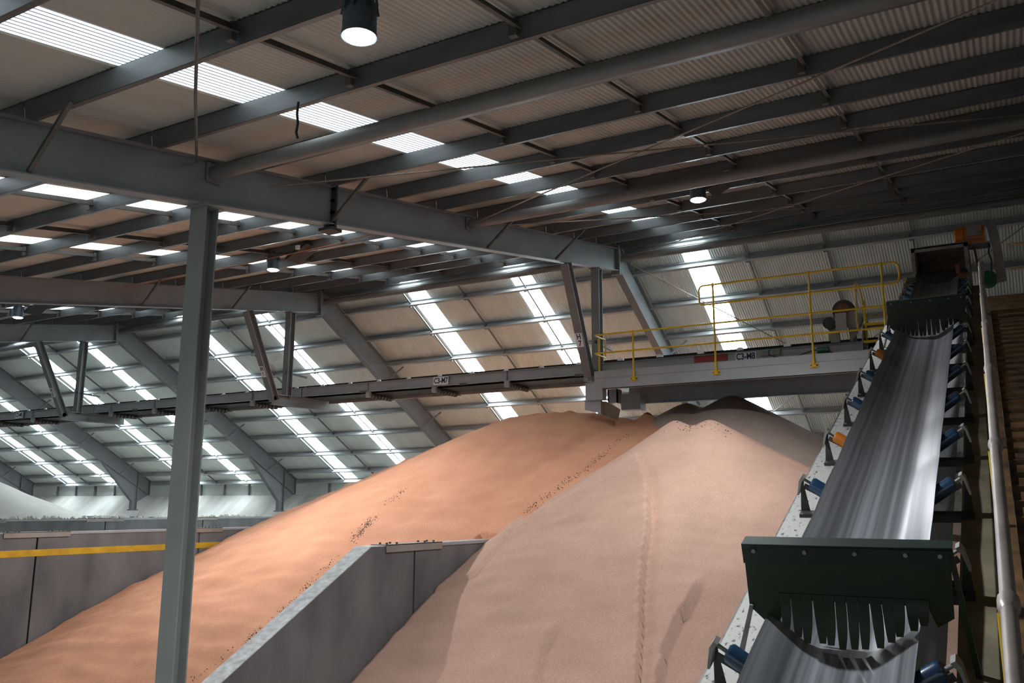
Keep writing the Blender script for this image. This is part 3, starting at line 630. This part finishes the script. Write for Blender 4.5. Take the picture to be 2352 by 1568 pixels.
for x in (-3.4, -1.6): MB().tube([(x, 23.72, 3.6), (x, 23.72, 4.9)], 0.024, 8).build('post', M_yelw, hb, True)
# belt drive on the platform
dv = thing('belt_drive', (-3.4, 22.6, 3.6), 'dark round belt drive with grey guard standing on the gallery platform', 'belt drive')
MB().tube([(-3.38, 22.45, 4.82), (-3.38, 22.9, 4.82)], 0.27, 24).build('drive_drum', M_dark, dv, True)
MB().tube([(-3.38, 22.40, 4.84), (-3.38, 22.46, 4.84)], 0.15, 20).build('drum_hub', mat('rusty_hub', (0.16, 0.08, 0.05), 0.7), dv, True)
MB().tube([(-3.18, 22.42, 4.56), (-3.18, 22.7, 4.56)], 0.22, 20).build('snub_pulley', M_motg, dv, True)
MB().tube([(-3.72, 22.3, 4.50), (-3.72, 22.75, 4.50)], 0.15, 18).build('motor', M_dark, dv, True)
MB().box(-3.56, -3.30, 22.26, 22.32, 4.24, 4.72).build('guard', M_gal, dv)
mb = MB(); mb.bar((-3.62, 22.5, 3.6), (-3.62, 22.5, 4.5), 0.22, 0.08, (0, 1, 0)); mb.bar((-3.2, 22.5, 3.6), (-3.2, 22.5, 4.4), 0.16, 0.08, (0, 1, 0)); mb.bar((-3.05, 22.4, 4.3), (-3.45, 22.4, 3.62), 0.04, 0.04); mb.build('stand', M_motg, dv)
# steps beside the drive
st = thing('step_stair', (-2.5, 22.2, 3.6), 'short stair with yellow tread edges at the right end of the gallery platform', 'stair')
for z, d in ((3.70, 0.0), (3.95, 0.15), (4.42, 0.4)):
    q = MB().box(-2.92, -1.9, 22.0 + d, 22.4 + d, z - 0.03, z).build('tread', M_motg, st); MB().box(-2.92, -1.9, 21.97 + d, 22.0 + d, z - 0.06, z + 0.005).build('nosing', M_yel, q)
for x in (-2.95, -1.88): MB().plate([(21.98, 3.6), (22.5, 3.6), (22.85, 4.45), (22.4, 4.45)], x - 0.015, x + 0.015).build('stringer', M_gal, st)
for x, y, z1, lb in ((-3.02, 22.1, 5.42, 'worn cream yellow grab rail beside the belt drive'), (-1.95, 22.3, 5.42, 'worn cream yellow grab rail next to the inclined belt')):
    gr = thing('grab_rail', (x, y, 3.6), lb, 'grab rail')
    MB().tube([(x, y, 4.2), (x - 0.01, y, 4.6), (x, y, z1 - 0.06), (x + 0.03, y + 0.02, z1), (x + 0.07, y + 0.1, z1 - 0.08), (x + 0.12, y + 0.3, 4.9), (x + 0.15, y + 0.45, 4.4)], 0.028, 8).build('rail', M_yelw, gr, True)
    MB().tube([(x + 0.14, y + 0.3, 3.6), (x + 0.14, y + 0.3, 5.0)], 0.028, 8).build('post', M_yel, gr, True)

# ------------------------------------------------------------------ inclined belt conveyor
TO = Vector((-0.885, 0, -2.6)); tb = math.radians(20.05)
TD = Vector((-0.0103, math.cos(tb), math.sin(tb))).normalized(); TR = Vector((1, 0.011, 0)).normalized(); TN = TR.cross(TD)
def T(u, v, w): return TO + TR * u + TD * v + TN * w
class TB(MB):
    """boxes and plates in conveyor coordinates: u across, v up the slope, w away from the belt"""
    def tbox(s, u0, u1, v0, v1, w0, w1):
        c = [T(u, v, w) for w in (w0, w1) for u, v in ((u0, v0), (u1, v0), (u1, v1), (u0, v1))]
        return s.add(c, [(3, 2, 1, 0), (4, 5, 6, 7), (0, 1, 5, 4), (1, 2, 6, 5), (2, 3, 7, 6), (3, 0, 4, 7)])
    def tplate(s, poly, v0, v1):
        n = len(poly); vs = [T(u, v0, w) for u, w in poly] + [T(u, v1, w) for u, w in poly]
        return s.add(vs, [tuple(range(n)), tuple(range(2 * n - 1, n - 1, -1))] + [((i + 1) % n, i, n + i, n + (i + 1) % n) for i in range(n)])
cv = thing('inclined_conveyor', (-0.9, 2.5, -1.9), 'long inclined troughed belt conveyor rising at the right to the gallery head', 'conveyor')
V0, V1 = 1.5, 22.35
PRO = [(-0.415, 0.0), (-0.385, -0.016), (-0.30, -0.075), (-0.235, -0.118), (-0.19, -0.142), (-0.13, -0.154), (0, -0.157), (0.13, -0.154), (0.19, -0.142), (0.235, -0.118), (0.30, -0.075), (0.385, -0.016), (0.415, 0.0)]
VI = [2.43, 3.87, 5.31, 6.75, 8.19, 9.62, 11.07, 12.49, 13.92, 15.38, 16.8, 18.25, 19.6, 20.5, 21.2, 21.8]
def sag(v, u):
    k = min(range(len(VI)), key=lambda i: abs(VI[i] - v)); d = abs(VI[k] - v) / 0.72
    return -0.02 * min(1.0, d) ** 1.5 * (0.35 + abs(u) / 0.415 * 0.65)
mb = MB(); nv = 180; npf = len(PRO)
for j in range(nv + 1):
    v = V0 + (V1 - V0) * j / nv
    for u, w in PRO: mb.v.append(tuple(T(u, v, w + sag(v, u))))
    for u, w in reversed(PRO): mb.v.append(tuple(T(u, v, w + sag(v, u) - 0.014)))
m2 = 2 * npf
for j in range(nv):
    for i in range(m2): i2 = (i + 1) % m2; mb.f.append((j * m2 + i, j * m2 + i2, (j + 1) * m2 + i2, (j + 1) * m2 + i))
mb.f.append(tuple(range(m2 - 1, -1, -1))); mb.f.append(tuple(nv * m2 + i for i in range(m2)))
belt = mb.build('belt', M_belt, cv); smooth_mesh(belt.data, 50)
TB().tbox(-0.45, 0.47, V0, 22.0, -0.60, -0.588).build('return_belt', M_retb, cv)
for sgn, m in ((1, M_strR), (-1, M_strL)):
    q = TB(); a, b = sorted((sgn * 0.565, sgn * 0.785)); q.tbox(a, b, V0, 22.4, -0.315, -0.30); a2, b2 = sorted((sgn * 0.772, sgn * 0.785)); q.tbox(a2, b2, V0, 22.4, -0.62, -0.30); q.tbox(a, b, V0, 22.4, -0.62, -0.605)
    q.build('side_channel', m, cv)
for k, v in enumerate(VI):
    q = TB(); q.tbox(-0.66, 0.66, v - 0.05, v + 0.05, -0.33, -0.27)
    for s in (-1, 1):
        q.tplate([(s * 0.58, -0.30), (s * 0.66, -0.30), (s * 0.635, -0.05), (s * 0.62, 0.03), (s * 0.605, 0.02), (s * 0.61, -0.05)][::s], v + 0.035, v + 0.05)
        q.tplate([(s * 0.10, -0.30), (s * 0.17, -0.30), (s * 0.60, -0.04), (s * 0.58, 0.0)][::s], v - 0.045, v - 0.035)
    fr = q.build('idler_frame', M_dark, cv)
    for s in (-1, 1):
        col = M_rollo if (s < 0 and k in (5, 8)) else M_rollb
        MB().tube([T(s * 0.20, v, -0.262), T(s * 0.53, v, -0.022), T(s * 0.545, v, -0.012)], [0.060, 0.060, 0.048], 14).build('wing_roller', col, fr, True)
        MB().tube([T(s * 0.545, v, -0.012), T(s * 0.60, v, 0.028)], 0.012, 8).build('axle_end', M_brk, fr, True)
        b = TB(); b.tplate([(s * 0.575, 0.05), (s * 0.60, 0.065), (s * 0.625, 0.03), (s * 0.655, -0.10), (s * 0.64, -0.10), (s * 0.61, 0.01)][::s], v - 0.05, v + 0.03); b.build('roller_bracket', M_brk, fr)
    MB().tube([T(-0.19, v, -0.255), T(0.19, v, -0.255)], 0.06, 14).build('center_roller', M_black, fr, True)
for v in (4.5, 7.5, 10.5, 13.5, 16.5, 19.5): TB().tbox(-0.77, 0.77, v - 0.06, v + 0.06, -0.62, -0.55).build('cross_member', M_dark, cv)
for v in (3.2, 12.0, 20.8):
    for s in (-1, 1):
        p = T(s * 0.7, v, -0.62); MB().bar(p, (p.x, p.y, -4.8), 0.16, 0.16, (0, 1, 0)).build('trestle_leg', M_strR, cv)
# rubber strip curtains over the belt
def curtain(v, jit):
    rnd = random.Random(jit)
    q = TB(); q.tplate([(-0.505, 0.41), (0.60, 0.43), (0.585, 0.03), (0.50, -0.03), (0.46, 0.09), (-0.30, 0.09), (-0.34, -0.03), (-0.36, -0.09), (-0.39, -0.10), (-0.515, 0.035)][::-1], v, v + 0.012)
    c = q.build('curtain_plate', M_hood, cv)
    q = TB(); q.tplate([(-0.51, 0.42), (0.61, 0.44), (0.605, 0.335), (-0.51, 0.315)][::-1], v - 0.02, v); q.tbox(-0.51, 0.61, v - 0.02, v + 0.10, 0.42, 0.435); lip = q.build('top_lip', mat('teal_dark_lip', (0.016, 0.032, 0.026), 0.45, 0, 0.15, 3), c)
    for u in (-0.44, -0.15, 0.12, 0.38, 0.55): MB().tube([T(u, v - 0.035, 0.395), T(u, v - 0.018, 0.395)], 0.012, 8).build('bolt', M_brk, c)
    n = 13; w0 = 0.80 / n
    for k in range(n):
        ua = -0.33 + k * w0; uc = ua + w0 / 2; zb = float(np.interp(uc, [p[0] for p in PRO], [p[1] for p in PRO])) + 0.012
        curl = 0.05 + 0.05 * rnd.random(); tw = rnd.uniform(-0.012, 0.012) + 0.02 * max(0, uc)
        pts = []
        for i in range(7):
            t = i / 6; pts.append((0.13 + (zb - 0.13) * t, v - 0.006 - curl * t * t, tw * t))
        m3 = MB(); hw = w0 / 2 - 0.0012
        for i, (w, vv, du) in enumerate(pts):
            h = hw * (1 - 0.4 * (i / 6) ** 4)
            for dx, dvv in ((-h, 0), (h, 0), (h, 0.006), (-h, 0.006)): m3.v.append(tuple(T(uc + du + dx, vv + dvv, w)))
        for i in range(6):
            for e in range(4): e2 = (e + 1) % 4; m3.f.append((i * 4 + e, i * 4 + e2, (i + 1) * 4 + e2, (i + 1) * 4 + e))
        m3.f.append((0, 1, 2, 3)); m3.f.append((27, 26, 25, 24))
        m3.build('rubber_strip', M_hood, c)
    TB().tplate([(0.585, 0.42), (0.61, 0.42), (0.69, -0.30), (0.66, -0.30)][::-1], v - 0.02, v + 0.03).build('curtain_strut', M_hood, cv)
    TB().tplate([(-0.51, 0.05), (-0.49, 0.05), (-0.60, -0.30), (-0.63, -0.30)][::-1], v - 0.02, v + 0.03).build('curtain_strut', M_brk, cv)
curtain(5.78, 3); curtain(15.75, 5)
# head chute, drive motor and guard
hc = thing('head_chute', (-1.05, 22.2, 4.9), 'grey box chute with brown lining around the head of the inclined belt', 'chute')
mb = MB(); mb.box(-1.68, -0.50, 21.6, 23.0, 5.90, 5.95); mb.box(-1.68, -1.60, 21.6, 23.0, 4.75, 5.92); mb.box(-0.58, -0.50, 21.6, 23.0, 4.75, 5.92); mb.box(-1.68, -0.50, 22.95, 23.0, 4.75, 5.92); mb.box(-1.68, -0.50, 21.6, 21.63, 5.83, 5.93); mb.build('chute_body', M_motg, hc)
mb = MB(); mb.box(-1.6, -0.58, 22.90, 22.94, 4.75, 5.9); mb.box(-1.6, -1.57, 21.7, 22.9, 4.9, 5.9); mb.bar((-1.5, 22.0, 5.8), (-1.25, 22.6, 5.2), 0.12, 0.03); mb.build('lining', M_chute, hc)
MB().tube([(-1.62, 21.75, 5.12), (-0.55, 21.75, 5.12)], 0.24, 24).build('head_pulley', M_black, hc, True)
q = TB(); q.tbox(0.42, 0.60, 21.3, 22.2, 0.02, 0.05); q.tbox(0.36, 0.44, 22.0, 22.3, 0.05, 0.24); q.build('skirt_board', mat('dull_red_skirt', (0.28, 0.09, 0.07), 0.6), hc)
TB().tbox(-0.62, -0.44, 21.0, 22.2, 0.02, 0.05).build('skirt_board', M_chute, hc)
mo = thing('drive_motor', (-0.42, 22.0, 5.9), 'orange electric motor on top of the conveyor head', 'motor')
MB().tube([(-0.56, 22.0, 6.17), (-0.14, 22.0, 6.17)], 0.195, 20).build('body', M_motor, mo, True)
for k in range(9):
    a = math.radians(20 + 40 * k); d = Vector((0, math.cos(a), math.sin(a))); MB().bar(Vector((-0.54, 22.0, 6.17)) + d * 0.205, Vector((-0.16, 22.0, 6.17)) + d * 0.205, 0.02, 0.04, d).build('cooling_fin', M_motg if k in (5, 6) else M_motor, mo)
MB().tube([(-0.76, 22.0, 6.17), (-0.74, 22.0, 6.17), (-0.57, 22.0, 6.17)], [0.14, 0.21, 0.215], 20).build('fan_cowl', M_motor, mo, True)
MB().box(-0.50, -0.20, 21.74, 21.86, 6.1, 6.32).build('terminal_box', M_motg, mo)
mb = MB(); mb.box(-0.55, -0.15, 21.8, 22.2, 5.93, 6.0); mb.build('feet', M_motor, mo)
MB().box(-0.62, -0.05, 21.75, 22.25, 5.90, 5.93).build('mounting_plate', M_motg, mo)
gd = thing('drive_guard', (0.0, 22.0, 4.95), 'tall grey drive guard with green gearbox right of the orange motor', 'guard')
MB().platey([(-0.10, 6.40), (0.09, 6.42), (0.16, 5.9), (0.20, 5.05), (0.0, 5.02), (-0.02, 5.9)], 21.9, 22.15).build('guard_box', M_motg, gd)
MB().tube([(-0.16, 21.8, 5.1), (-0.16, 22.2, 5.1)], 0.17, 18).build('gearbox', M_green, gd, True)
MB().tube([(-0.06, 21.88, 5.95), (-0.1, 21.85, 5.7), (-0.06, 21.85, 5.5), (-0.08, 21.85, 5.2)], 0.015, 6).build('chain', M_dark, gd, True)
MB().bar((-0.30, 21.95, 5.0), (-0.38, 21.95, 5.9), 0.05, 0.05, (0, 1, 0)).build('strut', mat('dull_red_strut', (0.24, 0.07, 0.04), 0.6), gd)

# ------------------------------------------------------------------ walkway beside the belt
wk = thing('inclined_walkway', (0.4, 2.5, -2.2), 'rust brown stepped walkway climbing right of the inclined belt', 'walkway')
ms = None
tr = TB().tbox(0.93, 1.75, 0, 0.20, 0.06, 0.10)
trb = TB(); trb.tbox(0.93, 1.75, 0.0, 0.03, 0.085, 0.12)
for k in range(44):
    v = 2.2 + k * 0.31
    q = TB(); q.tbox(0.93, 1.75, v, v + 0.2, 0.06, 0.085); q.tbox(0.93, 1.75, v - 0.015, v, 0.02, 0.095)
    q.build('tread', M_rust, wk)
for u in (0.905, 1.765): TB().tbox(u - 0.02, u + 0.02, 1.5, 16.0, -0.12, 0.13).build('stringer', M_rust, wk)
TB().tbox(0.86, 2.6, 16.0, 17.6, 0.04, 0.10).build('landing', M_rust, wk)
wr = thing('handrail', (-0.1, 2.5, -1.8), 'bare grey pipe handrail with yellow posts beside the inclined belt', 'handrail')
MB().tube([T(0.865, 1.6, 1.15), T(0.862, 7, 1.15), T(0.858, 13.2, 1.15)], 0.0235, 14).build('rail', M_rail, wr, True)
MB().tube([T(0.865, 1.6, 0.62), T(0.862, 7, 0.62), T(0.858, 13.2, 0.62)], 0.0235, 12).build('mid_rail', M_yelw, wr, True)
for v in (1.7, 3.62, 5.25, 6.9, 8.6, 10.3, 12.0, 13.1):
    MB().tube([T(0.855, v, 0.05), T(0.855, v, 1.12)], 0.024, 12).build('post', M_yel, wr, True)
    MB().tube([T(0.864, v - 0.05, 1.15), T(0.864, v - 0.03, 1.15), T(0.864, v + 0.03, 1.15), T(0.864, v + 0.05, 1.15)], [0.024, 0.031, 0.031, 0.024], 12).build('rail_joint', M_rail, wr, True)
lr = thing('handrail', (1.2, 19.0, 4.0), 'thin yellow handrail of the upper landing at the right edge', 'handrail')
for z in (5.05, 4.55): MB().tube([(0.25, 19.0, z), (3.5, 19.0, z)], 0.024, 8).build('rail', M_yelw, lr, True)
for x in (0.6, 1.9, 3.2): MB().tube([(x, 19.0, 3.6), (x, 19.0, 5.05)], 0.024, 8).build('post', M_yelw, lr, True)

# ------------------------------------------------------------------ lamps
def highbay(x, y, ztop, label, power, tray=None):
    t = thing('high_bay_lamp', (x, y, ztop - 0.5), label, 'lamp', 'high bay lamps under the roof')
    MB().tube([(x, y, ztop + 0.12), (x, y, ztop)], 0.015, 8).build('hook', M_dark, t)
    MB().tube([(x, y, ztop), (x, y, ztop - 0.05), (x, y, ztop - 0.16), (x, y, ztop - 0.17), (x, y, ztop - 0.40)], [0.06, 0.11, 0.13, 0.155, 0.16], 24).build('housing', M_lampb, t, True)
    for k in range(10):
        a = 2 * math.pi * k / 10; d = Vector((math.cos(a), math.sin(a), 0)); MB().bar(Vector((x, y, ztop - 0.06)) + d * 0.13, Vector((x, y, ztop - 0.2)) + d * 0.155, 0.01, 0.05, d).build('cooling_fin', M_lampb, t)
    MB().tube([(x, y, ztop - 0.39), (x, y, ztop - 0.415)], 0.165, 24).build('rim', M_lampb, t, True)
    MB().tube([(x, y, ztop - 0.41), (x, y, ztop - 0.425), (x, y, ztop - 0.44)], [0.14, 0.135, 0.10], 24).build('lens', M_lampl, t, True)
    if tray:
        dx, dy, dz = tray; c = Vector((x + dx, y + dy, ztop + dz))
        q = MB(); q.bar(c + Vector((-0.35, 0.0, -0.2)), c + Vector((0.35, 0.0, 0.12)), 0.5, 0.06, (0, 0, 1)); q.bar(c + Vector((-0.35, 0.0, -0.16)), c + Vector((0.35, 0.0, 0.16)), 0.44, 0.06, (0, 0, 1)); g = q.build('gear_tray', M_dark, t)
        for k in (-0.1, 0.25): MB().tube([c + Vector((k, 0, 0.1)), c + Vector((k, 0, 0.42))], 0.015, 6).build('tray_hanger', M_dark, g)
        MB().tube([(x, y, ztop + 0.02), c + Vector((-0.3, 0, 0.0))], 0.02, 6).build('tray_arm', M_dark, t)
        MB().box(c.x + 0.02, c.x + 0.14, c.y - 0.3, c.y - 0.24, c.z - 0.02, c.z + 0.08).build('junction_box', M_white, g)
    ld = bpy.data.lights.new('lamp_light', 'SPOT'); ld.energy = power; ld.spot_size = math.radians(150); ld.spot_blend = 0.8; ld.shadow_soft_size = 0.12; ld.color = (0.92, 0.95, 1.0)
    lo_ = bpy.data.objects.new('lamp_light', ld); COL.objects.link(lo_); lo_.parent = t; lo_.location = Vector((x, y, ztop - 0.46 + ZC)) - Vector(t['_base'])
    return t
LP = 900
highbay(-4.86, 5.62, 4.62, 'bright high bay lamp hanging at top centre from the nearest purlins', LP * 1.4)
highbay(-5.02, 16.15, 6.42, 'high bay lamp with dark gear tray below the middle tube strut', LP, (0.55, 0.15, -0.05))
highbay(-16.2, 15.75, 6.38, 'high bay lamp with dark tray over the H 6 rafter', LP * 1.8, (0.72, 0.3, 0.05))
highbay(-27.4, 15.75, 6.30, 'high bay lamp with dark tray at the left edge of view', LP * 0.3, (0.55, 0.3, -0.05))
jb = tag(MB().box(-4.58, -4.40, 5.2, 5.3, 4.58, 4.80).build('junction_box', M_motg), 'small grey junction box next to the nearest lamp', 'junction box')
rod('lamp_cable', [(-4.45, 5.25, 4.58), (-4.44, 5.3, 4.45), (-4.52, 5.45, 4.33), (-4.69, 5.58, 4.27)], 0.012, M_black, 'black lead from the junction box to the nearest lamp', 'cable')

for o in bpy.data.objects:
    if '_base' in o.keys(): del o['_base']
cy = sc.cycles
cy.max_bounces = 4; cy.diffuse_bounces = 4; cy.glossy_bounces = 2; cy.transmission_bounces = 2; cy.transparent_max_bounces = 4
cy.caustics_reflective = False; cy.caustics_refractive = False; cy.sample_clamp_indirect = 4.0; cy.adaptive_threshold = 0.02; cy.use_light_tree = False
